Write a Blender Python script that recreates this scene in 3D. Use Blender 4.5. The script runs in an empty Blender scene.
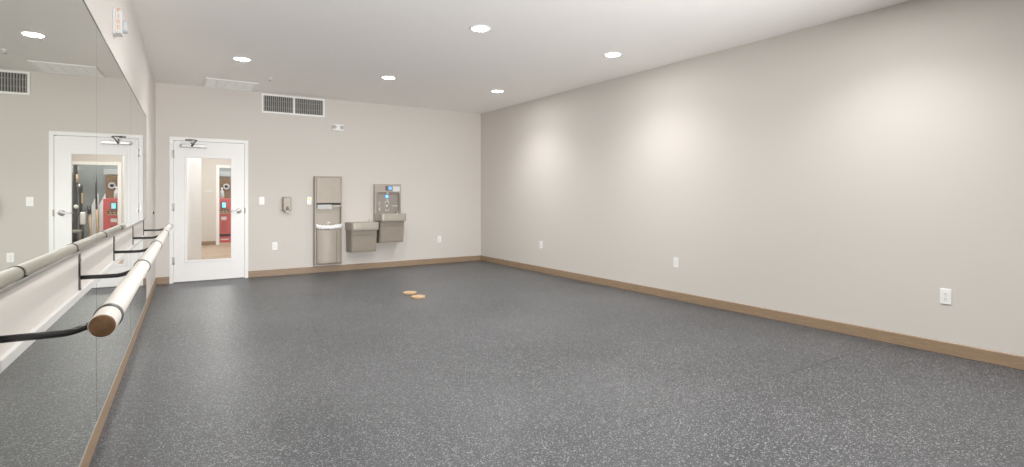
import bpy, bmesh, math, random
from mathutils import Vector, Matrix
random.seed(7)
PI = math.pi
col = bpy.context.scene.collection
scene = bpy.context.scene

# ------------------------------------------------------------------ room figures (metres)
W, H = 5.3894, 2.9206            # room width, ceiling height
TH = -0.0323                     # the mirror wall is a little out of square
YF = -11.6                       # wall behind the photographer
CAM = (0.1185, -9.268, 1.27)
DL = Vector((math.sin(TH), -math.cos(TH), 0))      # along the mirror wall, away from the back wall
NL = Vector((math.cos(TH), math.sin(TH), 0))       # out of the mirror wall
ROT_LEFT, ROT_RIGHT = PI/2 + TH, -PI/2

# ------------------------------------------------------------------ materials
def nodemat(name):
    m = bpy.data.materials.new(name); m.use_nodes = True
    nt = m.node_tree
    return m, nt, nt.nodes['Principled BSDF']
def plain(name, rgb, rough=.5, metal=0., bump=0., bscale=120., var=0., vscale=3., spec=.5, emit=None, estr=0., coat=0.):
    m, nt, b = nodemat(name)
    b.inputs['Base Color'].default_value = (*rgb, 1)
    b.inputs['Roughness'].default_value = rough
    b.inputs['Metallic'].default_value = metal
    b.inputs['Specular IOR Level'].default_value = spec
    b.inputs['Coat Weight'].default_value = coat
    if emit:
        b.inputs['Emission Color'].default_value = (*emit, 1)
        b.inputs['Emission Strength'].default_value = estr
    tc = nt.nodes.new('ShaderNodeTexCoord')
    if bump:
        n = nt.nodes.new('ShaderNodeTexNoise'); n.inputs['Scale'].default_value = bscale; n.inputs['Detail'].default_value = 3
        nt.links.new(tc.outputs['Object'], n.inputs['Vector'])
        bp = nt.nodes.new('ShaderNodeBump'); bp.inputs['Strength'].default_value = bump; bp.inputs['Distance'].default_value = .004
        nt.links.new(n.outputs['Fac'], bp.inputs['Height']); nt.links.new(bp.outputs['Normal'], b.inputs['Normal'])
    if var:
        n = nt.nodes.new('ShaderNodeTexNoise'); n.inputs['Scale'].default_value = vscale; n.inputs['Detail'].default_value = 4
        nt.links.new(tc.outputs['Object'], n.inputs['Vector'])
        r = nt.nodes.new('ShaderNodeValToRGB')
        r.color_ramp.elements[0].position = .3; r.color_ramp.elements[1].position = .7
        r.color_ramp.elements[0].color = (*[c*(1-var) for c in rgb], 1)
        r.color_ramp.elements[1].color = (*[min(1, c*(1+var)) for c in rgb], 1)
        nt.links.new(n.outputs['Fac'], r.inputs['Fac']); nt.links.new(r.outputs['Color'], b.inputs['Base Color'])
    return m

def wood(name, c0, c1, scale=(1, 1, 1), rough=.5, gscale=6.):
    m, nt, b = nodemat(name)
    tc = nt.nodes.new('ShaderNodeTexCoord'); mp = nt.nodes.new('ShaderNodeMapping')
    mp.inputs['Scale'].default_value = scale
    nt.links.new(tc.outputs['Object'], mp.inputs['Vector'])
    n = nt.nodes.new('ShaderNodeTexNoise'); n.inputs['Scale'].default_value = gscale; n.inputs['Detail'].default_value = 6
    n.inputs['Roughness'].default_value = .6
    nt.links.new(mp.outputs['Vector'], n.inputs['Vector'])
    r = nt.nodes.new('ShaderNodeValToRGB'); r.color_ramp.elements[0].position = .3; r.color_ramp.elements[1].position = .7
    r.color_ramp.elements[0].color = (*c0, 1); r.color_ramp.elements[1].color = (*c1, 1)
    nt.links.new(n.outputs['Fac'], r.inputs['Fac']); nt.links.new(r.outputs['Color'], b.inputs['Base Color'])
    b.inputs['Roughness'].default_value = rough
    return m

def rubber_floor():
    m, nt, b = nodemat('speckled_rubber')
    L = nt.links.new
    tc = nt.nodes.new('ShaderNodeTexCoord')
    def flecks(scale, thr, size, off):
        mp = nt.nodes.new('ShaderNodeMapping'); mp.inputs['Location'].default_value = off
        L(tc.outputs['Object'], mp.inputs['Vector'])
        nz = nt.nodes.new('ShaderNodeTexNoise'); nz.inputs['Scale'].default_value = scale*.9; nz.inputs['Detail'].default_value = 1
        L(mp.outputs['Vector'], nz.inputs['Vector'])
        mx = nt.nodes.new('ShaderNodeVectorMath'); mx.operation = 'MULTIPLY_ADD'
        mx.inputs[1].default_value = (.6/scale,)*3
        L(nz.outputs['Color'], mx.inputs[0]); L(mp.outputs['Vector'], mx.inputs[2])
        v = nt.nodes.new('ShaderNodeTexVoronoi'); v.voronoi_dimensions = '2D'; v.inputs['Scale'].default_value = scale
        L(mx.outputs['Vector'], v.inputs['Vector'])
        sep = nt.nodes.new('ShaderNodeSeparateColor'); L(v.outputs['Color'], sep.inputs['Color'])
        g = nt.nodes.new('ShaderNodeMath'); g.operation = 'GREATER_THAN'; g.inputs[1].default_value = thr
        L(sep.outputs['Red'], g.inputs[0])
        s = nt.nodes.new('ShaderNodeMath'); s.operation = 'LESS_THAN'; s.inputs[1].default_value = size
        L(v.outputs['Distance'], s.inputs[0])
        q = nt.nodes.new('ShaderNodeMath'); q.operation = 'MULTIPLY'; L(g.outputs[0], q.inputs[0]); L(s.outputs[0], q.inputs[1])
        w = nt.nodes.new('ShaderNodeMath'); w.operation = 'MULTIPLY'; L(q.outputs[0], w.inputs[0]); L(sep.outputs['Green'], w.inputs[1])
        a = nt.nodes.new('ShaderNodeMath'); a.operation = 'MULTIPLY_ADD'; a.inputs[1].default_value = .25
        L(q.outputs[0], a.inputs[0])
        h = nt.nodes.new('ShaderNodeMath'); h.operation = 'MULTIPLY'; h.inputs[1].default_value = .75
        L(w.outputs[0], h.inputs[0]); L(h.outputs[0], a.inputs[2])
        return a.outputs[0]
    f1 = flecks(105, .84, .42, (0, 0, 0)); f2 = flecks(190, .80, .45, (3.3, 1.7, 0))
    mxm = nt.nodes.new('ShaderNodeMath'); mxm.operation = 'MAXIMUM'; L(f1, mxm.inputs[0]); L(f2, mxm.inputs[1])
    big = nt.nodes.new('ShaderNodeTexNoise'); big.inputs['Scale'].default_value = .8; big.inputs['Detail'].default_value = 3
    L(tc.outputs['Object'], big.inputs['Vector'])
    r = nt.nodes.new('ShaderNodeValToRGB'); r.color_ramp.elements[0].position = .3; r.color_ramp.elements[1].position = .7
    r.color_ramp.elements[0].color = (.021, .023, .0265, 1); r.color_ramp.elements[1].color = (.045, .047, .0515, 1)
    L(big.outputs['Fac'], r.inputs['Fac'])
    mix = nt.nodes.new('ShaderNodeMix'); mix.data_type = 'RGBA'
    L(mxm.outputs[0], mix.inputs['Factor']); L(r.outputs['Color'], mix.inputs['A'])
    mix.inputs['B'].default_value = (.26, .27, .28, 1)
    L(mix.outputs['Result'], b.inputs['Base Color'])
    b.inputs['Roughness'].default_value = .40
    b.inputs['Specular IOR Level'].default_value = .34
    fn = nt.nodes.new('ShaderNodeTexNoise'); fn.inputs['Scale'].default_value = 160
    L(tc.outputs['Object'], fn.inputs['Vector'])
    bp = nt.nodes.new('ShaderNodeBump'); bp.inputs['Strength'].default_value = .12; bp.inputs['Distance'].default_value = .002
    L(fn.outputs['Fac'], bp.inputs['Height']); L(bp.outputs['Normal'], b.inputs['Normal'])
    return m

def plank_floor():
    m, nt, b = nodemat('corridor_plank')
    L = nt.links.new
    tc = nt.nodes.new('ShaderNodeTexCoord')
    br = nt.nodes.new('ShaderNodeTexBrick'); br.inputs['Scale'].default_value = 1
    br.inputs['Brick Width'].default_value = 1.2; br.inputs['Row Height'].default_value = .15
    br.inputs['Mortar Size'].default_value = .004
    br.inputs['Color1'].default_value = (.50, .37, .26, 1); br.inputs['Color2'].default_value = (.36, .26, .18, 1)
    br.inputs['Mortar'].default_value = (.22, .16, .11, 1)
    L(tc.outputs['Object'], br.inputs['Vector'])
    L(br.outputs['Color'], b.inputs['Base Color']); b.inputs['Roughness'].default_value = .45
    return m

def glass_mat():
    m = bpy.data.materials.new('clear_glass'); m.use_nodes = True
    nt = m.node_tree; nt.nodes.clear(); L = nt.links.new
    o = nt.nodes.new('ShaderNodeOutputMaterial'); mx = nt.nodes.new('ShaderNodeMixShader')
    t = nt.nodes.new('ShaderNodeBsdfTransparent'); t.inputs['Color'].default_value = (.96, .97, .96, 1)
    g = nt.nodes.new('ShaderNodeBsdfGlossy'); g.inputs['Roughness'].default_value = 0
    f = nt.nodes.new('ShaderNodeFresnel'); f.inputs['IOR'].default_value = 1.45
    L(f.outputs[0], mx.inputs['Fac']); L(t.outputs[0], mx.inputs[1]); L(g.outputs[0], mx.inputs[2]); L(mx.outputs[0], o.inputs['Surface'])
    return m
def mirror_mat():
    m, nt, b = nodemat('silvered_mirror')
    b.inputs['Base Color'].default_value = (.76, .785, .72, 1)
    b.inputs['Metallic'].default_value = 1; b.inputs['Roughness'].default_value = 0.0
    return m
def emit_mat(name, rgb, s):
    m, nt, b = nodemat(name)
    b.inputs['Base Color'].default_value = (*rgb, 1)
    b.inputs['Emission Color'].default_value = (*rgb, 1); b.inputs['Emission Strength'].default_value = s
    return m

M = dict(
    wall=plain('warm_white_paint', (.63, .593, .550), .6, bump=.10, bscale=140, spec=.3),
    ceil=plain('ceiling_paint', (.92, .895, .865), .8, bump=.08, bscale=90, spec=.2),
    base=wood('walnut_laminate', (.225, .148, .088), (.31, .21, .128), (1.5, 1.5, 14), .5, 5),
    cove=plain('dark_cove_edge', (.06, .045, .035), .6),
    white=plain('white_enamel', (.88, .88, .875), .35, var=.01),
    whitep=plain('white_plastic', (.90, .90, .89), .35, var=.01),
    slotd=plain('dark_slot', (.03, .03, .03), .6),
    shadow=plain('vent_depth', (.055, .05, .045), .8),
    louvre=plain('vent_blade', (.42, .41, .40), .45, var=.05),
    grille=plain('air_grille', (.90, .89, .87), .45, var=.01),
    steel=plain('brushed_steel', (.42, .41, .395), .33, 1., bump=.05, bscale=300),
    satin=plain('satin_chrome', (.78, .78, .78), .28, 1., var=.02),
    bronze=plain('taupe_stainless', (.34, .295, .24), .42, .12, var=.03, vscale=8),
    bronzel=plain('taupe_basin', (.36, .32, .27), .34, .25, var=.04, vscale=8),
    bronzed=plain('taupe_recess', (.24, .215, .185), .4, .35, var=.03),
    black=plain('black_powdercoat', (.012, .012, .013), .35, bump=.05, bscale=200),
    barre=plain('white_barre_paint', (.69, .655, .61), .35, var=.015, vscale=10),
    endwood=wood('barre_end_grain', (.10, .045, .016), (.21, .105, .04), (3, 3, 3), .6, 14),
    towel=plain('paper_white', (.86, .86, .86), .8, bump=.2, bscale=60),
    bag=plain('white_liner', (.85, .85, .86), .35, bump=.4, bscale=50),
    mirror=mirror_mat(), glass=glass_mat(),
    chan=plain('mirror_channel', (.13, .125, .12), .35, .8, var=.02),
    shelfgrey=plain('blue_grey_shelf', (.36, .39, .40), .5, var=.03),
    ledge=plain('ledge_enamel', (.66, .65, .63), .4, var=.01),
    ringgrey=plain('soft_grey_enamel', (.46, .48, .49), .5, var=.02),
    alarm=plain('alarm_white', (.60, .60, .595), .45, var=.01),
    bronze_shade=plain('taupe_cooler_shaded', (.27, .232, .185), .42, .12, var=.03, vscale=8),  # taupe darkened to put the shade on the fountain bodies into their colour
    clear=plain('strobe_lens', (.60, .61, .62), .08, .35, var=.03),
    red_text=plain('alarm_lettering', (.75, .25, .07), .5),
    diff=emit_mat('lamp_diffuser', (1, .98, .95), 26),
    lime=emit_mat('lime_indicator', (.55, .85, .08), .55),
    blue=emit_mat('blue_screen', (.12, .35, .85), 1.0),
    bluel=emit_mat('blue_nozzle_light', (.10, .40, .95), 1.5),
    cyan=emit_mat('cyan_screen', (.10, .65, .80), 1.0),
    pale=plain('pale_print', (.68, .68, .68), .5),
    red=plain('red_enamel', (.56, .095, .095), .4, var=.04),
    brown=wood('brown_board', (.11, .065, .035), (.20, .125, .07), (2, 2, 6), .6),
    pine=wood('pale_wood', (.42, .28, .16), (.62, .45, .29), (8, 8, 2), .5),
    disc=wood('disc_wood', (.36, .22, .11), (.50, .33, .18), (6, 6, 6), .5),
    gym=plain('grey_gym_wall', (.24, .26, .265), .7, var=.06),
    gymdark=plain('dark_gym_metal', (.06, .062, .068), .45, .4, var=.05),
    gymgrey=plain('grey_pad', (.30, .29, .27), .6, var=.05),
    palegrey=plain('pale_grey_panel', (.80, .82, .84), .4, var=.02),
    floor=rubber_floor(), plank=plank_floor(),
    seam=plain('floor_seam_line', (.03, .03, .032), .6),
)

# ------------------------------------------------------------------ mesh helpers
class MB:
    """collects shapes into one bmesh; mats is the slot list"""
    def __init__(s): s.bm = bmesh.new()
    def _new(s, before, mi, smooth):
        for f in s.bm.faces:
            if f not in before: f.material_index = mi; f.smooth = smooth
    def box(s, x0, x1, y0, y1, z0, z1, bev=0., seg=2, mi=0):
        b = bmesh.new()
        bmesh.ops.create_cube(b, size=1)
        bmesh.ops.scale(b, vec=(abs(x1-x0), abs(y1-y0), abs(z1-z0)), verts=b.verts)
        bmesh.ops.translate(b, vec=((x0+x1)/2, (y0+y1)/2, (z0+z1)/2), verts=b.verts)
        if bev: bmesh.ops.bevel(b, geom=b.edges[:], offset=bev, segments=seg, profile=.5, affect='EDGES')
        return s.merge(b, mi)
    def merge(s, b, mi=0, smooth=False, mat=None):
        if mat is not None: bmesh.ops.transform(b, matrix=mat, verts=b.verts)
        for f in b.faces: f.material_index = mi; f.smooth = smooth
        me = bpy.data.meshes.new('tmp'); b.to_mesh(me); b.free()
        s.bm.from_mesh(me); bpy.data.meshes.remove(me); return s
    def lathe(s, prof, axis=(0, 0, 1), org=(0, 0, 0), n=32, mi=0, smooth=True):
        """prof: list of (radius, along)"""
        b = bmesh.new(); rings = []
        for r, a in prof:
            if r < 1e-6: rings.append([b.verts.new((0, 0, a))])
            else: rings.append([b.verts.new((r*math.cos(2*PI*k/n), r*math.sin(2*PI*k/n), a)) for k in range(n)])
        for A, B in zip(rings, rings[1:]):
            for k in range(n):
                k2 = (k+1) % n
                if len(A) == 1 and len(B) == 1: continue
                if len(A) == 1: b.faces.new((A[0], B[k2], B[k]))
                elif len(B) == 1: b.faces.new((A[k], A[k2], B[0]))
                else: b.faces.new((A[k], A[k2], B[k2], B[k]))
        bmesh.ops.recalc_face_normals(b, faces=b.faces)
        q = Vector((0, 0, 1)).rotation_difference(Vector(axis).normalized()).to_matrix().to_4x4()
        return s.merge(b, mi, smooth, Matrix.Translation(Vector(org)) @ q)
    def cyl(s, p, q, r, n=24, mi=0, r2=None, smooth=True):
        p, q = Vector(p), Vector(q); d = q-p; L = d.length; r2 = r if r2 is None else r2
        c = min(r, r2)*.12
        return s.lathe([(0, 0), (r-c, 0), (r, c), (r2, L-c), (r2-c, L), (0, L)], d, p, n, mi, smooth)
    def tube(s, pts, r, n=12, mi=0):
        pts = [Vector(p) for p in pts]; b = bmesh.new(); rings = []
        up = Vector((0, 0, 1))
        for i, p in enumerate(pts):
            t = (pts[min(i+1, len(pts)-1)] - pts[max(i-1, 0)]).normalized()
            u = t.cross(up)
            if u.length < 1e-4: u = t.cross(Vector((1, 0, 0)))
            u.normalize(); v = u.cross(t).normalized()
            rings.append([b.verts.new(p + r*(math.cos(2*PI*k/n)*u + math.sin(2*PI*k/n)*v)) for k in range(n)])
        for A, B in zip(rings, rings[1:]):
            for k in range(n): b.faces.new((A[k], A[(k+1) % n], B[(k+1) % n], B[k]))
        b.faces.new(rings[0]); b.faces.new(rings[-1])
        bmesh.ops.recalc_face_normals(b, faces=b.faces)
        return s.merge(b, mi, True)
    def prism(s, poly, depth, mat=None, bev=0., mi=0, smooth=False):
        """poly in XY extruded along +Z by depth, then mat"""
        b = bmesh.new(); vs = [b.verts.new((x, y, 0)) for x, y in poly]
        f = b.faces.new(vs); r = bmesh.ops.extrude_face_region(b, geom=[f])
        bmesh.ops.translate(b, vec=(0, 0, depth), verts=[v for v in r['geom'] if isinstance(v, bmesh.types.BMVert)])
        bmesh.ops.recalc_face_normals(b, faces=b.faces)
        if bev: bmesh.ops.bevel(b, geom=b.edges[:], offset=bev, segments=2, profile=.5, affect='EDGES')
        return s.merge(b, mi, smooth, mat)
    def build(s, name, mats, parent=None, loc=None, rz=0.):
        me = bpy.data.meshes.new(name); s.bm.to_mesh(me); s.bm.free()
        o = bpy.data.objects.new(name, me); col.objects.link(o)
        for m in (mats if isinstance(mats, (list, tuple)) else [mats]): me.materials.append(m)
        if parent: o.parent = parent
        if loc is not None: o.location = loc
        if rz: o.rotation_euler = (0, 0, rz)
        return o
XZ = Matrix.Rotation(PI/2, 4, 'X')           # XY poly -> XZ, extrusion +Z -> -Y (out of the wall)
def rrect(x0, x1, y0, y1, r, n=5):
    P = []
    for cx, cy, a0 in ((x1-r, y0+r, -PI/2), (x1-r, y1-r, 0), (x0+r, y1-r, PI/2), (x0+r, y0+r, PI)):
        for k in range(n+1):
            a = a0 + PI/2*k/n; P.append((cx+r*math.cos(a), cy+r*math.sin(a)))
    return P
def tag(o, label, cat, group=None, kind=None):
    o['label'] = label; o['category'] = cat
    if group: o['group'] = group
    if kind: o['kind'] = kind
    return o
def thing(name, label, cat, loc=(0, 0, 0), rz=0., group=None, kind=None):
    o = bpy.data.objects.new(name, None); col.objects.link(o)
    o.empty_display_size = .05
    o.location = loc; o.rotation_euler = (0, 0, rz)
    return tag(o, label, cat, group, kind)
def struct(mb, name, mat, label, cat, loc=None, rz=0.):
    o = mb.build(name, mat, None, loc, rz)
    return tag(o, label, cat, kind='structure')
def copy_tree(o, parent=None):
    c = o.copy(); col.objects.link(c); c.parent = parent
    for ch in list(o.children): copy_tree(ch, c)
    return c
def text_mesh(body, size, mat, name, parent, mtx, thick=.0006):
    cu = bpy.data.curves.new(name, 'FONT'); cu.body = body; cu.size = size; cu.extrude = thick
    cu.align_x = 'CENTER'; cu.align_y = 'CENTER'
    t = bpy.data.objects.new(name+'_src', cu); col.objects.link(t)
    dg = bpy.context.evaluated_depsgraph_get()
    me = bpy.data.meshes.new_from_object(t.evaluated_get(dg)); bpy.data.objects.remove(t)
    me.transform(mtx); me.materials.clear(); me.materials.append(mat); me.name = name
    o = bpy.data.objects.new(name, me); col.objects.link(o); o.parent = parent
    return o
def L3(s, off, z): return DL*s + NL*off + Vector((0, 0, z))

# ------------------------------------------------------------------ THE ROOM
wx = (DL*11.9).x
struct(MB().box(wx-.2, W+.15, YF-.15, .0, -.12, 0), 'floor', M['floor'], 'grey rubber gym floor with pale flecks', 'floor')
struct(MB().box(wx-.2, W+.15, YF-.15, .15, H, H+.12), 'ceiling', M['ceil'], 'smooth painted ceiling with recessed lights', 'ceiling')
D0, D1, DZ = .1675, 1.2057, 2.146            # outside of the door frame
OX0, OX1, OZ = D0+.012, D1-.012, DZ-.012     # hole in the wall
wb = MB()
wb.box(-.16, OX0, 0, .15, 0, H); wb.box(OX1, W+.15, 0, .15, 0, H); wb.box(OX0, OX1, 0, .15, OZ, H)
struct(wb, 'wall_back', M['wall'], 'beige end wall with the door and drinking fountains', 'wall')
struct(MB().box(W, W+.15, YF-.15, 0, 0, H), 'wall_right', M['wall'], 'long bare beige wall on the right washed by downlights', 'wall')
struct(MB().box(wx-.2, W+.15, YF-.15, YF, 0, H), 'wall_front', M['wall'], 'end wall behind the photographer', 'wall')
# mirror wall, local x = -s, local -y = out of wall
struct(MB().box(-11.9, .0, 0, .15, 0, H), 'wall_left', M['wall'], 'beige wall on the left carrying the mirrors', 'wall', (0, 0, 0), ROT_LEFT)

def baseboard(name, x0, x1, label, loc, rz, t=.012, h=.102):
    mb = MB()
    mb.box(x0, x1, -t, 0, .003, h-.006, mi=0)
    mb.prism([(-.0, h-.006), (-t, h-.006), (-t*.45, h), (0, h)], x1-x0, Matrix.Translation((x0, 0, 0)) @ Matrix(((0, 0, 1, 0), (1, 0, 0, 0), (0, 1, 0, 0), (0, 0, 0, 1))), mi=0)
    mb.box(x0, x1, -t-.001, 0, 0, .0035, mi=1)
    return struct(mb, name, [M['base'], M['cove']], label, 'baseboard', loc, rz)
baseboard('baseboard_back', D1, W-.012, 'brown wood-look baseboard along the end wall from door to corner', (0, 0, 0), 0)
baseboard('baseboard_back.001', .014, D0, 'short brown baseboard between door frame and mirror wall', (0, 0, 0), 0)
baseboard('baseboard_right', 0, -YF, 'long brown wood-look baseboard along the right wall', (W, 0, 0), ROT_RIGHT)
baseboard('baseboard_left', -11.5, -.0, 'brown baseboard under the mirrors on the left wall', (0, 0, 0), ROT_LEFT)
# seams between the rolled floor sheets
mb = MB()
for y in (-7.13,):
    mb.box(1.45, W-.02, y-.001, y+.001, 0, .0004)
struct(mb, 'trim_6', M['seam'], 'thin straight seam between rubber floor sheets', 'floor seam')

# ------------------------------------------------------------------ mirrors
SEAMS = [2.107, 3.945, 5.81, 9.6]
UL = ['upper mirror pane nearest the door, ending beside the bare wall strip',
      'middle upper mirror pane reflecting the glass of the door',
      'large upper mirror pane nearest the camera, reflecting a ceiling light']
LL = ['lower mirror pane nearest the door, below the far end of the barre',
      'middle lower mirror pane behind the barre, reflecting the floor',
      'lower mirror pane nearest the camera, reflecting the grey rubber floor']
for lab, z0, z1, grp, lbs in (('u', 1.036, 2.146, 'mirror panes above the barre', UL), ('l', .108, .826, 'mirror panes below the barre', LL)):
    for i in range(3):
        s0, s1 = SEAMS[i], SEAMS[i+1]
        ga = .004 if (lab, i) != ('u', 2) else .0015; gb = .004 if (lab, i) != ('u', 1) else .0015
        o = MB().box(-s1+gb, -s0-ga, -.010, -.0045, z0, z1).build('wall_mirror', M['mirror'], None, (0, 0, 0), ROT_LEFT)
        tag(o, lbs[i], 'mirror', grp)
def ltrim(name, x0, x1, t, z0, z1, mat, label):
    struct(MB().box(x0, x1, -t, 0, z0, z1, bev=.0015, seg=1), name, mat, label, 'trim', (0, 0, 0), ROT_LEFT)
mb = MB()
for q in SEAMS[1:3]:
    mb.box(-q-.006, -q+.006, -.0035, 0, .108, .826); mb.box(-q-.006, -q+.006, -.0035, 0, 1.036, 2.146)
struct(mb, 'trim_7', M['slotd'], 'dark backing strips showing in the seams between mirror panes', 'trim', (0, 0, 0), ROT_LEFT)
ltrim('trim_1', -9.6, -2.104, .0125, 2.1465, 2.156, M['chan'], 'thin dark channel along the top of the upper mirrors')
ltrim('trim_2', -9.6, -2.104, .0125, 1.022, 1.0355, M['steel'], 'metal channel under the upper mirrors')
ltrim('trim_3', -9.6, -2.104, .0135, .8265, .858, M['ledge'], 'white ledge strip capping the lower mirrors')
ltrim('trim_4', -9.6, -2.104, .0125, .1025, .1075, M['steel'], 'metal channel at the foot of the lower mirrors')
mb = MB()
mb.box(-2.1065, -2.104, -.0115, 0, 1.036, 2.146); mb.box(-2.1065, -2.104, -.0115, 0, .108, .826)
struct(mb, 'trim_5', M['steel'], 'narrow metal edge at the end of the mirrors', 'trim', (0, 0, 0), ROT_LEFT)

# ------------------------------------------------------------------ ballet barre
BO, BZ, BR = .23, .945, .0295
barre = thing('ballet_barre', 'long white wooden ballet barre on black brackets along the mirrors', 'ballet barre', (0, 0, 0), ROT_LEFT)
N_, F_ = -7.575, -2.02
MB().lathe([(BR-.002, 0), (BR, .002), (BR, (F_-N_)-.002), (BR-.002, F_-N_)], (1, 0, 0), (N_, -BO, BZ), 40).build('rail', M['barre'], barre)
for x, sgn in ((N_, -1), (F_, 1)):
    e = MB().lathe([(0, 0.0035), (BR*.8, .0032), (BR-.0015, .001), (BR-.0008, -.012), (0, -.012)], (sgn, 0, 0), (x, -BO, BZ), 40).build('end_cap', M['endwood'], barre)
    e['label'] = 'bare brown wood end of the white barre'
def bracket(s):
    x = -s
    b = bpy.data.objects.new('bracket', None); col.objects.link(b); b.parent = barre; b.location = (x, 0, 0)
    MB().box(-.014, .014, -.006, 0, .832, 1.021, bev=.0015).build('wall_plate', M['black'], b)
    pts = [(0, -.004, .912), (0, -.10, .911), (0, -.135, .911), (0, -.150, .913), (0, -.165, .917), (0, -.19, .926), (0, -.222, .936)]
    mb = MB().tube(pts, .0095, 14)
    for z in (.86, .99): mb.lathe([(0, .0085), (.005, .008), (.006, .006), (.006, 0)], (0, -1, 0), (0, 0, z), 12)
    mb.build('arm', M['black'], b)
    MB().lathe([(BR-.001, -.011), (BR+.003, -.011), (BR+.0042, -.009), (BR+.0042, .009), (BR+.003, .011), (BR-.001, .011)], (1, 0, 0), (0, -BO, BZ), 40).build('ring_clamp', M['chan'], b)
for s in (7.45, 6.25, 4.99, 3.64, 2.39): bracket(s)

# ------------------------------------------------------------------ door
door = thing('door_1', 'white metal door with a tall glass pane in the end wall', 'door', (0, 0, 0), 0, kind='structure')
fr = MB()
fw = .050
fr.box(D0, D0+fw, -.012, .155, 0, DZ, bev=.002); fr.box(D1-fw, D1, -.012, .155, 0, DZ, bev=.002)
fr.box(D0+fw-.003, D1-fw+.003, -.012, .155, DZ-fw, DZ, bev=.002)
st = .014
fr.box(D0+fw-.001, D0+fw+st, .046, .07, 0, DZ-fw); fr.box(D1-fw-st, D1-fw+.001, .046, .07, 0, DZ-fw); fr.box(D0+fw, D1-fw, .046, .07, DZ-fw-st, DZ-fw+.001)
fr.build('door_frame', M['white'], door)
l0, l1, lz0, lz1 = D0+fw+.004, D1-fw-.004, .014, DZ-fw-.010
gx0, gx1, gz0, gz1 = .379, .974, .316, 1.855
lf = MB()
lf.box(l0, gx0, -.003, .042, lz0, lz1); lf.box(gx1, l1, -.003, .042, lz0, lz1)
lf.box(gx0-.001, gx1+.001, -.003, .042, lz0, gz0); lf.box(gx0-.001, gx1+.001, -.003, .042, gz1, lz1)
lf.build('door_leaf', M['white'], door)
ml = MB(); b_ = .024
for a in ((gx0-b_, gx0+.008, gz0-b_, gz1+b_), (gx1-.008, gx1+b_, gz0-b_, gz1+b_)):
    ml.box(a[0], a[1], -.011, .012, a[2], a[3], bev=.004)
ml.box(gx0-b_+.002, gx1+b_-.002, -.0115, .012, gz0-b_, gz0+.008, bev=.004); ml.box(gx0-b_+.002, gx1+b_-.002, -.0115, .012, gz1-.008, gz1+b_, bev=.004)
ml.build('glazing_bead', M['white'], door)
MB().box(gx0, gx1, .016, .0215, gz0, gz1).build('glass_pane', M['glass'], door)
for z in (1.894, 1.114, .327):
    h = MB().cyl((l0-.003, -.016, z-.058), (l0-.003, -.016, z+.058), .0075, 14)
    h.box(l0-.024, l0-.003, -.0145, -.012, z-.056, z+.056); h.box(l0-.003, l0+.014, -.006, -.003, z-.056, z+.056)
    h.build('hinge', M['steel'], door)
# lever handle
hd = bpy.data.objects.new('handle', None); col.objects.link(hd); hd.parent = door; hd.location = (1.075, -.003, 1.05)
MB().lathe([(0, .028), (.022, .026), (.036, .018), (.042, .008), (.043, 0)], (0, -1, 0), (0, 0, 0), 32).build('rose', M['satin'], hd)
lv = MB().cyl((0, -.018, 0), (0, -.06, 0), .011, 18)
lv.tube([(.004, -.056, 0), (-.02, -.060, 0), (-.07, -.058, .001), (-.115, -.054, .002), (-.132, -.046, .002)], .0095, 14)
lv.build('lever', M['satin'], hd)
MB().box(l1-.004, l1+.001, -.0045, .02, .995, 1.105).box(D1-fw-.001, D1-fw+.012, -.0135, -.011, 1.01, 1.09).build('strike_plate', M['bronze'], door)
# closer
cl = bpy.data.objects.new('door_closer', None); col.objects.link(cl); cl.parent = door; cl.location = (.48, -.003, 2.022)
MB().box(-.165, .165, -.055, 0, -.024, .024, bev=.006).box(-.178, -.165, -.045, 0, -.016, .016, bev=.003).build('closer_body', M['steel'], cl)
ar = MB()
ar.cyl((-.03, -.055, 0), (-.03, -.08, 0), .014, 16); ar.cyl((-.03, -.03, .02), (-.03, -.03, .05), .010, 12)
ar.tube([(-.03, -.072, -.012), (.0, -.11, .045), (.03, -.15, .075)], .009, 10)
ar.tube([(.03, -.15, .075), (-.03, -.09, .085), (-.075, -.012, .085)], .008, 10)
ar.box(-.115, -.035, -.022, -.009, .07, .10, bev=.002)
ar.build('closer_arm', M['chan'], cl)
MB().box(D0+fw, D1-fw, -.002, .15, 0, .012, bev=.002).build('threshold', M['chan'], door)

# ------------------------------------------------------------------ recessed lights
GX, GY = (.89, 2.71, 4.475), (-2.13, -4.70, -7.28, -9.86)
LB = {(0, 0): 'recessed round ceiling light nearest the door and mirror wall', (1, 0): 'recessed round light in the far row, above the drinking fountains',
      (2, 0): 'recessed round ceiling light nearest the far right corner', (1, 1): 'recessed round ceiling light at top centre, second row from the end wall',
      (2, 1): 'recessed round ceiling light beside the right wall, second row from the end wall'}
proto = None
for (i, j), lb in LB.items():
    if proto is None:
        proto = r = thing('recessed_light', lb, 'ceiling light', (0, 0, 0), 0, 'recessed ceiling lights')
        MB().lathe([(.086, 0), (.104, 0), (.104, -.003), (.098, -.008), (.088, -.009), (.086, -.005)], (0, 0, 1), (0, 0, 0), 48).build('trim_ring', M['white'], r)
        MB().lathe([(.0865, -.004), (.07, -.007), (.04, -.009), (0, -.010)], (0, 0, 1), (0, 0, 0), 48).build('diffuser', M['diff'], r)
    else:
        r = copy_tree(proto); r['label'] = lb
    r.location = (GX[i], GY[j], H)
LAMP = (1, .988, .972)
SPOT, FILL, CEIL_FILL = 112, 9, 1500
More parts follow.
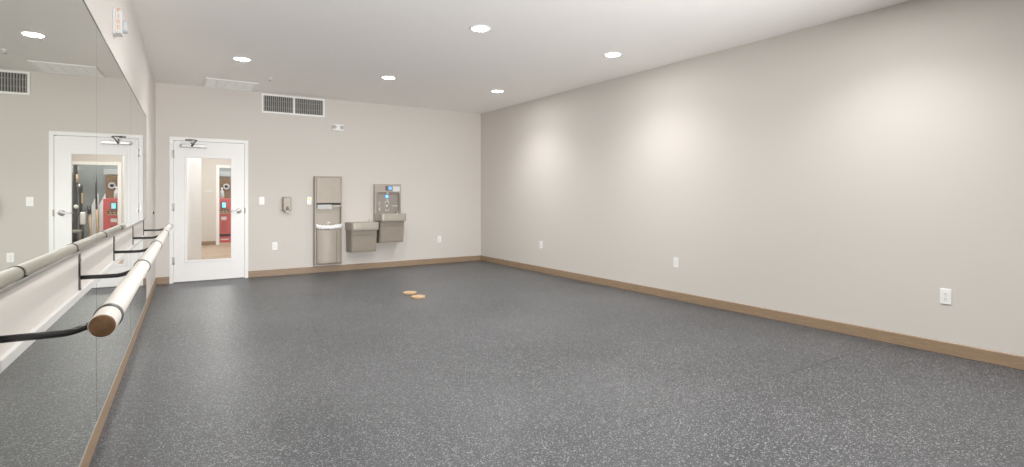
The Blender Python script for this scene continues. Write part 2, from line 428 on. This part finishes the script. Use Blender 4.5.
for i, x in enumerate(GX):
    for j, y in enumerate(GY):
        d = bpy.data.lights.new('downlight_lamp', 'SPOT'); d.energy = SPOT; d.color = LAMP
        d.spot_size = math.radians(134); d.spot_blend = 1.0; d.shadow_soft_size = .085
        o = bpy.data.objects.new('downlight_lamp', d); col.objects.link(o); o.location = (x, y, H-.03)
        d = bpy.data.lights.new('diffuser_lamp', 'AREA'); d.shape = 'DISK'; d.size = .16; d.energy = FILL; d.color = LAMP
        o = bpy.data.objects.new('diffuser_lamp', d); col.objects.link(o); o.location = (x, y, H-.012)

# added lamp behind the camera, aimed up to brighten ceiling and far wall
d = bpy.data.lights.new('added_ceiling_fill', 'SPOT'); d.energy = CEIL_FILL; d.color = (1, .99, .985)
d.spot_size = math.radians(86); d.spot_blend = 1.0; d.shadow_soft_size = .12
o = bpy.data.objects.new('added_ceiling_fill', d); col.objects.link(o); o.location = (3.05, -10.6, .95)
o.rotation_euler = (Vector((2.15, -4.5, H)) - o.location).to_track_quat('-Z', 'Y').to_euler()

# ------------------------------------------------------------------ ceiling and high wall fittings
v = thing('ceiling_air_diffuser', 'white square air grille in the ceiling above the door', 'air vent', (.925, -.40, H))
fm = MB(); hw = .335
fm.box(-hw, hw, -hw, -hw+.03, -.012, 0, bev=.003); fm.box(-hw, hw, hw-.03, hw, -.012, 0, bev=.003)
fm.box(-hw, -hw+.03, -hw+.03, hw-.03, -.012, 0, bev=.003); fm.box(hw-.03, hw, -hw+.03, hw-.03, -.012, 0, bev=.003)
for k in range(1, 5):
    x = -hw+.03 + (2*hw-.06)*k/5; fm.box(x-.006, x+.006, -hw+.03, hw-.03, -.011, 0)
fm.build('frame', M['whitep'], v)
bl = MB()
for k in range(30):
    y = -hw+.043 + (2*hw-.086)*k/29
    bl.prism([(-.011, -.0015), (.011, -.0095), (.011, -.008), (-.011, 0)], 2*hw-.06, Matrix.Translation((-hw+.03, y, 0)) @ Matrix(((0, 0, 1, 0), (1, 0, 0, 0), (0, 1, 0, 0), (0, 0, 0, 1))))
bl.build('blades', M['grille'], v)

v = thing('return_air_vent', 'white framed air return with two dark slatted sections high on the end wall', 'air vent', (1.882, 0, 2.755))
hx, hz = .485, .152
fm = MB()
fm.box(-hx, hx, -.014, 0, hz-.028, hz, bev=.003); fm.box(-hx, hx, -.014, 0, -hz, -hz+.028, bev=.003)
for x in (-hx, hx-.028, -.015): fm.box(x, x+.03 if x == -.015 else x+.028, -.0135, 0, -hz+.027, hz-.027, bev=.003)
fm.build('frame', M['whitep'], v)
MB().box(-hx+.01, hx-.01, -.002, 0, -hz+.01, hz-.01).build('backing', M['shadow'], v)
for x0, x1 in ((-hx+.028, -.015), (.015, hx-.028)):
    bl = MB(); n = 15
    for k in range(n):
        x = x0 + (x1-x0)*(k+.5)/n
        bl.prism([(x-.0055, -.003), (x+.0035, -.0115), (x+.0055, -.0115), (x-.0035, -.003)], 2*hz-.06, Matrix.Translation((0, 0, -hz+.03)))
    for z in (-.05, .05): bl.box(x0, x1, -.0042, -.0025, z-.002, z+.002)
    bl.build('slats', M['louvre'], v)

e = thing('emergency_light', 'small white emergency light with two round lamps on the end wall', 'emergency light', (2.583, 0, 2.445))
MB().prism(rrect(-.095, .095, -.052, .052, .018), .045, XZ, bev=.006).build('housing', M['whitep'], e)
for x in (-.062, .062):
    MB().lathe([(0, .016), (.02, .017), (.026, .018), (.031, .014), (.033, 0)], (0, -1, -.12), (x, -.043, .004), 24).build('lamp_head', M['louvre'], e)
sp = thing('fire_sprinkler', 'tiny white fire sprinkler head hanging from the ceiling', 'sprinkler', (1.335, -1.23, H))
MB().lathe([(.034, 0), (.034, -.004), (.022, -.010), (.012, -.010), (.012, -.03), (0, -.03)], (0, 0, 1), (0, 0, 0), 24).build('escutcheon', M['whitep'], sp)
dm = MB().lathe([(0, -.046), (.017, -.046), (.017, -.049), (0, -.049)], (0, 0, 1), (0, 0, 0), 16)
dm.tube([(-.010, 0, -.028), (-.012, 0, -.038), (-.004, 0, -.047)], .002, 6); dm.tube([(.010, 0, -.028), (.012, 0, -.038), (.004, 0, -.047)], .002, 6)
dm.build('deflector', M['steel'], sp)

# fire alarm strobe on the mirror wall
p = L3(4.985, 0, 2.392)
a = thing('fire_alarm', 'white fire alarm strobe with orange lettering above the mirrors', 'fire alarm', p, ROT_LEFT)
MB().box(-.062, .062, -.012, 0, -.083, .083, bev=.004).build('back_plate', M['alarm'], a)
hs = MB().prism(rrect(-.056, .056, -.078, .078, .014), .038, Matrix.Translation((0, -.010, 0)) @ XZ, bev=.005)
hs.build('housing', M['alarm'], a)
MB().prism(rrect(-.015, .040, -.055, .02, .012), .028, Matrix.Translation((0, -.046, 0)) @ XZ, bev=.008).build('strobe_lens', M['clear'], a)
text_mesh('F\nI\nR\nE', .036, M['red_text'], 'lettering', a, Matrix.Translation((-.0563, -.030, .012)) @ Matrix(((0, 0, -1, 0), (-1, 0, 0, 0), (0, 1, 0, 0), (0, 0, 0, 1))))

# ------------------------------------------------------------------ switch and sockets
def wall_plate(name, label, cat, loc, rz, kind, group=None):
    t = thing(name, label, cat, loc, rz, group)
    MB().prism(rrect(-.0375, .0375, -.061, .061, .005), .007, XZ, bev=.0022).build('cover_plate', M['whitep'], t)
    if kind == 'switch':
        MB().box(-.0165, .0165, -.0105, -.0065, -.033, .033, bev=.0015).build('rocker', M['white'], t)
    else:
        for z in (-.02, .02):
            k = MB().prism(rrect(-.017, .017, z-.0145, z+.0145, .008), .0022, Matrix.Translation((0, -.0068, 0)) @ XZ).build('socket', M['white'], t)
            s = MB()
            s.box(-.0075, -.0052, -.0096, -.0088, z-.002, z+.0075); s.box(.0052, .0075, -.0096, -.0088, z-.001, z+.0065)
            s.lathe([(0, .0007), (.0028, .0006), (.0028, 0)], (0, -1, 0), (0, -.0089, z-.0075), 10)
            s.build('slot', M['slotd'], k)
    for z in ((-.048, .048) if kind == 'switch' else (0,)):
        MB().lathe([(0, .0012), (.0025, .001), (.003, 0)], (0, -1, 0), (0, -.0068, z), 10).build('screw', M['steel'], t)
    return t
wall_plate('light_switch', 'white rocker light switch on the end wall beside the door', 'switch', (1.400, 0, 1.204), 0, 'switch')
G = 'white wall outlets'
wall_plate('wall_outlet', 'white wall outlet low on the end wall between door and towel cabinet', 'outlet', (1.592, 0, .477), 0, 'o', G)
wall_plate('wall_outlet', 'white wall outlet low on the end wall right of the drinking fountains', 'outlet', (4.483, 0, .463), 0, 'o', G)
wall_plate('wall_outlet', 'white outlet on the right wall nearest the far corner', 'outlet', (W, -2.034, .465), ROT_RIGHT, 'o', G)
wall_plate('wall_outlet', 'white outlet midway along the right wall', 'outlet', (W, -4.85, .46), ROT_RIGHT, 'o', G)
wall_plate('wall_outlet', 'white outlet on the right wall nearest the camera', 'outlet', (W, -7.558, .467), ROT_RIGHT, 'o', G)
# door bumper on the mirror wall
t = thing('door_stop', 'small brown rubber door bumper on the left wall beside the barre end', 'door stop', L3(.83, 0, 1.058), ROT_LEFT)
MB().lathe([(0, .006), (.032, .005), (.035, 0)], (0, -1, 0), (0, 0, 0), 28).build('rose_plate', M['whitep'], t)
MB().lathe([(0, .024), (.012, .0235), (.019, .019), (.021, .005)], (0, -1, 0), (0, 0, 0), 24).build('bumper', M['cove'], t)
# indicator plate
t = thing('sensor_switch', 'small white wall box with a yellow-green indicator left of the towel cabinet', 'wall sensor', (2.115, 0, 1.200))
MB().prism(rrect(-.040, .040, -.064, .064, .006), .028, XZ, bev=.003).build('housing', M['whitep'], t)
MB().box(-.016, .020, -.0305, -.0275, .012, .040, bev=.001).build('indicator', M['lime'], t)
MB().box(-.018, .018, -.030, -.0275, -.045, -.005, bev=.001).build('button', M['white'], t)
# soap dispenser
t = thing('soap_dispenser', 'taupe soap dispenser with black push spout on the end wall', 'soap dispenser', (1.765, 0, 1.0))
sd = MB()
sd.prism(rrect(-.062, .062, .04, .262, .022), .095, XZ, bev=.014, smooth=False)
sd.build('housing', M['bronze'], t)
MB().prism(rrect(-.068, .068, .03, .268, .02), .012, XZ, bev=.003).build('back_plate', M['bronzel'], t)
MB().prism([(-.030, .018), (.030, .018), (.040, .05), (-.040, .05)], .085, XZ, bev=.006).build('spout_base', M['bronzel'], t)
MB().prism([(-.020, .055), (.020, .055), (.022, .085), (.008, .112), (-.008, .112), (-.022, .085)], .022, Matrix.Translation((0, -.088, 0)) @ XZ, bev=.004).build('push_spout', M['black'], t)

# ------------------------------------------------------------------ towel and waste cabinet
t = thing('towel_cabinet', 'tall taupe paper towel dispenser and waste bin cabinet on the end wall', 'towel dispenser', (2.412, -.0015, 0))
hx = .222; dp = .10
cb = MB()
cb.box(-hx, -hx+.022, -dp, 0, .125, 1.61, bev=.003); cb.box(hx-.022, hx, -dp, 0, .125, 1.61, bev=.003)
cb.box(-hx+.02, hx-.02, -dp, 0, 1.588, 1.61, bev=.003); cb.box(-hx+.02, hx-.02, -dp, 0, .125, .145, bev=.003)
cb.box(-hx+.02, hx-.02, -.03, 0, .14, 1.59)
cb.box(-hx+.02, hx-.02, -dp+.004, -.03, 1.118, 1.128)
cb.build('cabinet_body', M['bronze'], t)
dr = MB().box(-hx+.025, hx-.025, -dp-.006, -dp+.012, 1.165, 1.585, bev=.003)
dr.build('upper_door', M['bronze'], t)
for x, z in ((-.165, 1.38), (.03, 1.385)):
    MB().lathe([(0, .004), (.007, .0035), (.008, 0)], (0, -1, 0), (x, -dp-.005, z), 14).build('lock', M['steel'], t)
MB().box(-hx+.022, hx-.022, -dp+.03, -.03, 1.128, 1.163).build('towel_slot', M['slotd'], t)
pw = MB(); b = bmesh.new(); n = 14; cols_ = []
for i in range(n+1):
    x = -.188 + .235*i/n; y = -dp+.002 - .004*math.sin(i*1.3)
    cols_.append([b.verts.new((x, -dp+.012, 1.137)), b.verts.new((x, y-.022, 1.133)), b.verts.new((x, y-.026, 1.10)), b.verts.new((x, y-.024, 1.062+.003*math.sin(i*.9)))])
for A, B in zip(cols_, cols_[1:]):
    for k in range(3): b.faces.new((A[k], B[k], B[k+1], A[k+1]))
bmesh.ops.solidify(b, geom=b.faces[:], thickness=.003)
pw.merge(b, 0, True); pw.build('paper_towel', M['towel'], t)
MB().prism(rrect(.05, .195, 1.098, 1.118, .004), .02, Matrix.Translation((0, -dp+.012, 0)) @ XZ, bev=.002).build('dispenser_lip', M['bronzel'], t)
# waste bin: front panel with a dished top, bowed forward
bin_ = bpy.data.objects.new('waste_bin', None); col.objects.link(bin_); bin_.parent = t
b = bmesh.new(); n = 24; F = []
for i in range(n+1):
    u = -1 + 2*i/n; x = u*(hx-.03)
    ztop = .715 + .045*(abs(u)**2.2); y = -dp-.028*(1-u*u)-.012
    F.append((x, y, ztop))
rows = []
for x, y, zt in F:
    rows.append([b.verts.new((x, y+.006, .155)), b.verts.new((x, y, .17)), b.verts.new((x, y, .45)), b.verts.new((x, y, zt-.012)), b.verts.new((x, y+.005, zt)), b.verts.new((x, y+.014, zt)), b.verts.new((x, -dp+.03, zt-.0)), b.verts.new((x, -dp+.03, .155))])
for A, B in zip(rows, rows[1:]):
    for k in range(8): b.faces.new((A[k], B[k], B[(k+1) % 8], A[(k+1) % 8]))
b.faces.new(rows[0]); b.faces.new(rows[-1]); bmesh.ops.recalc_face_normals(b, faces=b.faces)
MB().merge(b, 0, False).build('bin_front', M['bronze'], bin_)
MB().box(.118, .1215, -dp-.033, -dp-.02, .17, .70).build('panel_seam', M['cove'], bin_)
MB().box(-hx+.022, -hx+.030, -dp-.002, -dp+.03, .16, .74).build('side_gap', M['slotd'], bin_)
b = bmesh.new(); rows = []
for i in range(n+1):
    u = -1 + 2*i/n; x = u*(hx-.012); w = .006*math.sin(i*1.9)+.004*math.sin(i*.7+1)
    z = .765 + .02*abs(u)**2 + .008
    y = -dp-.03*(1-u*u)-.02
    rows.append([b.verts.new((x, -.04, z+.01+w)), b.verts.new((x, y+.02, z+.022+w)), b.verts.new((x, y-.002, z+.012)), b.verts.new((x, y-.006+w*.5, z-.018)), b.verts.new((x, y-.003, z-.052+w*1.4))])
for A, B in zip(rows, rows[1:]):
    for k in range(4): b.faces.new((A[k], B[k], B[k+1], A[k+1]))
bmesh.ops.recalc_face_normals(b, faces=b.faces); bmesh.ops.solidify(b, geom=b.faces[:], thickness=.003)
MB().merge(b, 0, True).build('bin_liner', M['bag'], bin_)
MB().box(-.04, .04, -.05, -.028, .815, .835, bev=.004).build('liner_hook', M['steel'], t)

# ------------------------------------------------------------------ drinking fountains
def fountain(root, zt, zb):
    # basin slab with rounded front, dished top
    d = .385; hw = .245
    b = bmesh.new(); out = [(-hw, 0)] + [( -hw+.01, -.10)]
    for k in range(7):
        a = PI + PI/2*k/6; out.append((-hw+.055+.045*math.cos(a), -d+.05+.05*math.sin(a)))
    right = [(-x, y) for x, y in reversed(out)]
    poly = out + right
    def ring(sc, z, oy=0): return [b.verts.new((x*sc, oy + (y+.19)*sc-.19, z)) for x, y in poly]
    R = [ring(.93, zt-.135), ring(.985, zt-.125), ring(1, zt-.10), ring(1, zt-.012), ring(.985, zt), ring(.86, zt), ring(.80, zt-.02), ring(.5, zt-.055)]
    n = len(poly)
    for A, B in zip(R, R[1:]):
        for k in range(n): b.faces.new((A[k], A[(k+1) % n], B[(k+1) % n], B[k]))
    b.faces.new(R[0]); b.faces.new(R[-1]); bmesh.ops.recalc_face_normals(b, faces=b.faces)
    MB().merge(b, 0, False).build('basin', M['bronzel'], root)
    b = bmesh.new()
    P = []
    for z, dd, w in ((zt-.13, .30, .222), (zt-.20, .30, .222), (zb+.04, .265, .220), (zb, .255, .218)):
        P.append([b.verts.new(q) for q in ((-w, 0, z), (-w, -dd+.02, z), (-w+.02, -dd, z), (w-.02, -dd, z), (w, -dd+.02, z), (w, 0, z))])
    for A, B in zip(P, P[1:]):
        for k in range(6): b.faces.new((A[k], A[(k+1) % 6], B[(k+1) % 6], B[k]))
    b.faces.new(P[0]); b.faces.new(P[-1]); bmesh.ops.recalc_face_normals(b, faces=b.faces)
    MB().merge(b, 0, False).build('cooler_body', M['bronze_shade'], root)
    MB().box(-.19, .19, -.03, 0, zb+.02, zb+.06).build('wall_mount', M['steel'], root)
    MB().box(-.214, .214, -.285, -.002, zt-.150, zt-.131).build('shadow_gap', M['slotd'], root)
    bb = MB().tube([(.175, -.085, zt-.02), (.175, -.085, zt+.02), (.170, -.105, zt+.036), (.155, -.125, zt+.034)], .011, 12)
    bb.cyl((.175, -.085, zt-.02), (.175, -.085, zt+.008), .02, 16)
    bb.build('bubbler', M['satin'], root)
    MB().lathe([(0, .004), (.028, .003), (.03, 0)], (0, 0, 1), (.0, -.19, zt-.055), 20).build('drain', M['satin'], root)
    MB().prism(rrect(-.075, .075, zt-.092, zt-.035, .008), .004, Matrix.Translation((0, -d+.001, 0)) @ XZ, bev=.0015).build('push_bar', M['bronzel'], root)
t = thing('drinking_fountain', 'lower taupe drinking fountain beside the towel cabinet', 'drinking fountain', (2.952, -.0015, 0))
fountain(t, .832, .325)
t = thing('bottle_filling_fountain', 'higher taupe drinking fountain with a bottle filler panel and blue light', 'drinking fountain', (3.446, -.0015, 0))
fountain(t, .972, .462)
# filler tower
fl = bpy.data.objects.new('bottle_filler', None); col.objects.link(fl); fl.parent = t
fw_ = .242
tw = MB()
tw.box(-fw_, -fw_+.028, -.085, 0, .965, 1.49, bev=.004); tw.box(fw_-.028, fw_, -.085, 0, .965, 1.49, bev=.004)
tw.box(-fw_+.026, fw_-.026, -.085, 0, 1.345, 1.49, bev=.004); tw.box(-fw_+.02, fw_-.02, -.02, 0, .965, 1.35)
tw.build('tower', M['bronzel'], fl)
# rounded alcove corners
MB().prism([(-fw_+.027, 1.346), (-fw_+.027, 1.30), (-fw_+.034, 1.325), (-fw_+.048, 1.339), (-fw_+.075, 1.346)], .06, Matrix.Translation((0, -.018, 0)) @ XZ).build('alcove_corner', M['bronzel'], fl)
MB().prism([(fw_-.027, 1.346), (fw_-.075, 1.346), (fw_-.048, 1.339), (fw_-.034, 1.325), (fw_-.027, 1.30)], .06, Matrix.Translation((0, -.018, 0)) @ XZ).build('alcove_corner', M['bronzel'], fl)
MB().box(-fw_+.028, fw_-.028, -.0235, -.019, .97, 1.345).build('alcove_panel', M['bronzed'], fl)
MB().box(-.055, .070, -.090, -.083, 1.378, 1.462, bev=.003).build('display_bezel', M['chan'], fl)
MB().box(.005, .062, -.0925, -.089, 1.392, 1.448, bev=.002).build('display_screen', M['blue'], fl)
MB().box(.09, .215, -.0875, -.084, 1.362, 1.452, bev=.001).build('information_plate', M['pale'], fl)
MB().cyl((0, -.05, 1.345), (0, -.05, 1.318), .018, 18).build('nozzle', M['satin'], fl)
MB().lathe([(0, .004), (.024, .003), (.03, 0)], (0, -1, 0), (.0, -.0235, 1.272), 24).build('nozzle_light', M['bluel'], fl)
# bottle symbol: outline drawn as a thin bead, and droplets
o_ = rrect(-.032, .032, 1.02, 1.185, .014)
bt = MB().tube([(x, -.0245, z) for x, z in o_] + [(o_[0][0], -.0245, o_[0][1])], .0038, 6)
bt.tube([(-.012, -.0245, 1.185), (-.012, -.0245, 1.215), (.012, -.0245, 1.215), (.012, -.0245, 1.185)], .0038, 6)
bt.lathe([(0, .003), (.016, .002), (.017, 0)], (0, -1, 0), (0, -.0235, 1.105), 16)
bt.build('bottle_symbol', M['whitep'], fl)
for x, z, r in ((-.145, 1.15, .012), (-.128, 1.175, .009), (-.135, 1.12, .010), (-.14, 1.055, .013), (-.128, 1.08, .007), (-.135, 1.03, .012)):
    MB().lathe([(0, .002), (r, .0015), (r, 0)], (0, -1, 0), (x, -.0235, z), 12).build('printed_drop', M['pale'], fl)
MB().box(.09, .165, -.0255, -.0232, 1.10, 1.108).box(.165, .19, -.0258, -.0232, 1.095, 1.112, bev=.001).build('printed_line', M['pale'], fl)
# ------------------------------------------------------------------ discs on the floor
proto = None
for (x, y, rz, lb) in ((2.80, -2.68, .2, 'pale wooden disc on the floor, the one farther from the camera'), (2.785, -2.99, -.2, 'pale wooden disc on the floor, the one nearer the camera')):
    if proto is None:
        proto = o = thing('wooden_disc', lb, 'wooden disc', (x, y, 0), rz, 'wooden discs on the floor')
        MB().lathe([(0, 0), (.082, 0), (.088, .004), (.088, .020), (.083, .024), (.064, .024), (.060, .019), (0, .019)], (0, 0, 1), (0, 0, 0), 40, smooth=False).build('disc_body', M['disc'], o)
        MB().lathe([(.040, .0188), (.040, .0205), (.055, .0205), (.055, .0188)], (0, 0, 1), (0, 0, 0), 32).build('inlaid_ring', M['pine'], o)
    else:
        o = copy_tree(proto); o.location = (x, y, 0); o.rotation_euler = (0, 0, rz); o['label'] = lb

# ------------------------------------------------------------------ BEYOND THE DOOR: corridor and equipment room
CY, GYB = 6.8, 8.25
struct(MB().box(-1.6, 4.2, .0, GYB+.1, -.12, 0), 'corridor_floor', M['plank'], 'tan plank floor of the corridor seen through the door glass', 'floor')
struct(MB().box(-1.6, 4.2, .15, GYB+.1, H, H+.12), 'corridor_ceiling', M['ceil'], 'corridor ceiling beyond the door', 'ceiling')
cw = MB()
ox0, ox1, oz = 1.315, 2.85, 2.03
cw.box(-1.6, ox0-.02, CY, CY+.12, 0, H); cw.box(ox1+.02, 4.2, CY, CY+.12, 0, H); cw.box(ox0-.02, ox1+.02, CY, CY+.12, oz+.02, H)
struct(cw, 'corridor_wall', M['wall'], 'beige corridor wall opposite the door', 'wall')
struct(MB().box(-1.7, -1.6, .15, GYB+.1, 0, H), 'corridor_wall.001', M['wall'], 'corridor side wall on the left', 'wall')
struct(MB().box(4.2, 4.3, .15, GYB+.1, 0, H), 'corridor_wall.002', M['wall'], 'corridor side wall on the right', 'wall')
struct(MB().box(-1.6, .690, 2.4, 2.52, 0, H), 'corridor_partition', M['white'], 'white partition end seen through the left of the door glass', 'wall')
struct(MB().box(-1.6, 4.2, GYB, GYB+.1, 0, H), 'equipment_room_wall', M['gym'], 'grey back wall of the equipment room', 'wall')
baseboard('corridor_baseboard', -1.6, ox0-.08, 'brown baseboard on the corridor wall seen through the door glass', (0, CY, 0), 0)
ofr = MB()
ofr.box(ox0-.075, ox0, CY-.015, CY+.135, 0, oz+.075, bev=.002); ofr.box(ox1, ox1+.075, CY-.015, CY+.135, 0, oz+.075, bev=.002)
ofr.box(ox0-.002, ox1+.002, CY-.015, CY+.135, oz, oz+.075, bev=.002)
struct(ofr, 'door_2', M['white'], 'white frame of the wide opening across the corridor', 'door frame')
t = thing('wall_sign', 'small white sign on the corridor wall seen through the door glass', 'sign', (1.075, CY, 1.415))
MB().prism(rrect(-.085, .085, -.028, .028, .006), .008, XZ, bev=.002).build('sign_plate', M['pale'], t)

# red machine
my = 7.45
t = thing('vending_machine', 'red machine with a cyan screen seen through the door glass', 'vending machine', (1.515, my+.2, 0))
MB().box(-.185, .18, -.2, .2, .0, 1.22, bev=.01).build('cabinet', M['red'], t)
MB().box(-.105, .03, -.212, -.198, .945, 1.13, bev=.004).build('screen_bezel', M['black'], t)
s_ = MB().box(-.085, .012, -.216, -.210, .965, 1.11).build('screen', M['cyan'], t)
MB().box(-.06, -.012, -.2175, -.2155, 1.04, 1.10).box(-.03, .006, -.2175, -.2155, .975, 1.03).build('screen_picture', M['whitep'], t)
MB().box(-.175, .10, -.206, -.199, .80, .93, bev=.003).build('delivery_slot', M['brown'], t)
sl = MB()
for x in (-.14, -.07, .01): sl.cyl((x, -.215, .835), (x+.03, -.215, .875), .014, 10)
sl.box(-.17, .095, -.225, -.204, .80, .822, bev=.002)
sl.build('slot_rail', M['pine'], t)
MB().box(-.105, .025, -.205, -.199, .625, .715, bev=.002).build('label_plate', M['pale'], t)
for r in range(7):
    MB().box(-.10, .03, -.2025, -.199, .31+r*.04, .318+r*.04).build('vent_slot', M['cove'], t)
MB().box(-.15, .14, -.204, -.199, .17, .235, bev=.002).build('kick_slot', M['slotd'], t)
MB().box(-.12, .08, -.206, -.199, .075, .105, bev=.001).build('base_label', M['pale'], t)
t = thing('spray_bottle', 'pale bottle standing on the red machine', 'bottle', (1.435, my+.12, 1.221))
MB().lathe([(0, 0), (.055, 0), (.06, .01), (.06, .14), (.045, .2), (.02, .235), (.02, .25), (0, .25)], n=24).build('bottle_body', M['ringgrey'], t)
MB().lathe([(0, .25), (.024, .25), (.024, .285), (.012, .30), (0, .30)], n=16).build('cap', M['whitep'], t)
t = thing('wooden_board', 'brown wooden board with a white ring above the red machine', 'board', (1.50, my+.42, 1.221))
MB().box(-.22, .20, -.02, .02, 0, .60, bev=.004).build('board_panel', M['brown'], t)
MB().lathe([(.042, 0), (.042, .02), (.08, .02), (.084, .012), (.084, 0)], (0, -1, 0), (.065, -.019, .33), 32).build('ring', M['ringgrey'], t)
MB().lathe([(0, .012), (.042, .012), (.042, 0)], (0, -1, 0), (.065, -.019, .33), 24).build('dark_centre', M['black'], t)
t = thing('wall_shelf', 'pale shelf box above the brown board in the equipment room', 'shelf', (1.53, GYB-.30, 1.84))
MB().box(-.35, .22, 0, .30, 0, .14, bev=.006).build('shelf_box', M['shelfgrey'], t)
# support cabinet behind the machine carrying the board
t = thing('grey_cabinet', 'grey cabinet behind the red machine', 'cabinet', (1.50, my+.60, 0))
MB().box(-.22, .20, -.195, .19, 0, 1.22, bev=.005).build('cabinet_body', M['gymgrey'], t)
# cable machine
cx_, cy_ = 2.30, 7.66
t = thing('cable_machine', 'dark exercise machine with uprights and a wooden handle behind the glass', 'exercise machine', (cx_, cy_, 0))
MB().box(-.06, .01, -.05, .05, 0, 2.2, bev=.004).build('upright', M['gymdark'], t)
MB().box(.12, .17, -.05, .05, 0, 2.2, bev=.004).build('upright', M['gymdark'], t)
MB().box(-.16, -.10, .0, .06, 0, 1.55, bev=.004).build('upright', M['gymdark'], t)
MB().box(-.16, .17, -.05, .05, 2.2, 2.27, bev=.004).build('cross_beam', M['gymdark'], t)
MB().box(-.19, .22, -.2, .22, 0, .06, bev=.004).build('base_frame', M['gymdark'], t)
MB().lathe([(0, .03), (.03, .03), (.05, .02), (.052, 0)], (0, -1, 0), (-.10, -.06, 1.53), 20).build('pulley', M['steel'], t)
MB().cyl((-.07, -.09, 1.62), (-.07, -.09, 1.82), .026, 16).build('handle', M['pine'], t)
MB().tube([(-.07, -.09, 1.82), (-.03, -.07, 2.19)], .006, 8).tube([(-.10, -.09, 1.5), (-.13, -.08, .9), (-.05, -.08, .7)], .01, 8).build('cable', M['slotd'], t)
MB().box(-.19, -.155, -.12, -.06, 1.1, 1.36, bev=.01).build('grip', M['pine'], t)
wt = MB()
for k in range(9): wt.box(.02, .115, -.06, .04, .1+.06*k, .152+.06*k, bev=.004)
wt.build('weight_stack', M['gymdark'], t)
MB().lathe([(0, .03), (.045, .03), (.05, .02), (.05, 0)], (0, -1, 0), (-.05, -.05, 1.02), 20).build('knob', M['whitep'], t)
t = thing('wall_clock', 'round cream clock at the top left of the reflected glass', 'clock', (2.41, GYB, 1.98))
MB().lathe([(0, .03), (.09, .03), (.10, .02), (.105, 0)], (0, -1, 0), (0, 0, 0), 36).build('clock_body', M['barre'], t)
hn = MB().box(-.004, .004, -.033, -.029, 0, .07).box(0, .05, -.033, -.029, -.004, .004)
hn.build('clock_hands', M['slotd'], t)
t = thing('padded_bench', 'grey padded bench in the equipment room', 'bench', (2.24, 7.25, 0))
MB().box(-.21, .20, -.15, .15, .40, .46, bev=.018).build('pad', M['gymgrey'], t)
for x in (-.15, .14):
    MB().box(x-.02, x+.02, -.12, .12, 0, .41, bev=.004).build('leg', M['steel'], t)
# white wedge panels and wooden poles
for x, y, lb in ((1.93, 7.98, 'pale wedge-shaped panel standing left of the second wooden pole in the reflection'), (1.775, 7.98, 'pale wedge-shaped panel standing next to the red machine in the reflection')):
    t = thing('wedge_panel', lb, 'panel', (x, y, 0), 0, 'pale wedge panels')
    MB().prism([(.07, 0), (.07, 1.05), (-.055, 1.36), (-.07, 1.30), (-.07, 0)], .03, XZ, bev=.004).build('panel_face', M['palegrey'], t)
    MB().box(-.07, .07, -.14, .12, 0, .05, bev=.006).build('foot', M['gymdark'], t)
for x0, x1, y, zt, lb in ((1.955, 1.895, 7.25, 1.05, 'shorter pale wooden pole with dark head standing in the equipment room'), (1.855, 1.80, 7.52, 1.82, 'taller pole with dark upper half standing beside the red machine')):
    t = thing('wooden_pole', lb, 'pole', (x1, y, 0), 0, 'wooden poles')
    MB().lathe([(0, 0), (.075, 0), (.08, .01), (.05, .03), (0, .03)], n=20).build('foot', M['gymdark'], t)
    zc = .95 if zt > 1.2 else .86
    MB().tube([(0, 0, .02), (.012, 0, .4), ((x0-x1)*.6, 0, zc)], .028, 12).build('shaft', M['pine'], t)
    MB().tube([((x0-x1)*.6, 0, zc-.02), (x0-x1, 0, zt)], .022 if zt > 1.2 else .04, 12).build('head', M['gymdark'], t)
t = thing('white_canister', 'small white rounded canister in the middle of the equipment room', 'canister', (2.03, 7.05, 0))
MB().lathe([(0, .60), (.045, .60), (.055, .62), (.055, .86), (.04, .90), (0, .90)], n=24).build('canister_body', M['palegrey'], t)
MB().tube([(0, 0, .89), (-.045, 0, .96), (-.02, 0, 1.0)], .015, 10).build('spout', M['gymdark'], t)
MB().cyl((0, 0, .0), (0, 0, .61), .025, 16).lathe([(0, 0), (.09, 0), (.09, .02), (0, .03)], n=24).build('stand', M['gymdark'], t)

# lamps of the corridor and the equipment room
def ceiling_panel_lamp(x, y, e, sx=.6, sy=1.2):
    d = bpy.data.lights.new('corridor_lamp', 'AREA'); d.shape = 'RECTANGLE'; d.size = sx; d.size_y = sy; d.energy = e; d.color = LAMP
    o = bpy.data.objects.new('corridor_lamp', d); col.objects.link(o); o.location = (x, y, H-.02)
ceiling_panel_lamp(1.2, 1.3, 55); ceiling_panel_lamp(1.3, 4.9, 85); ceiling_panel_lamp(1.9, 7.15, 38, 1.2, .3)

# ------------------------------------------------------------------ world, camera, colour
w = bpy.data.worlds.new('world'); scene.world = w; w.use_nodes = True
w.node_tree.nodes['Background'].inputs['Color'].default_value = (.05, .05, .05, 1)
cam = bpy.data.cameras.new('camera'); co = bpy.data.objects.new('camera', cam); col.objects.link(co)
co.location = CAM; co.rotation_euler = (PI/2, 0, -.5753)
cam.sensor_fit = 'HORIZONTAL'; cam.sensor_width = 36; cam.lens = 534.6/1024*36
cam.shift_y = -(233.5-196.59)/1024; cam.clip_start = .01
scene.camera = co
scene.view_settings.view_transform = 'Standard'
scene.view_settings.look = 'None'
scene.view_settings.exposure = 0.06
scene.view_settings.gamma = 1.15
scene.cycles.blur_glossy = 0.0
scene.cycles.diffuse_bounces = 8; scene.cycles.max_bounces = 14; scene.cycles.glossy_bounces = 6
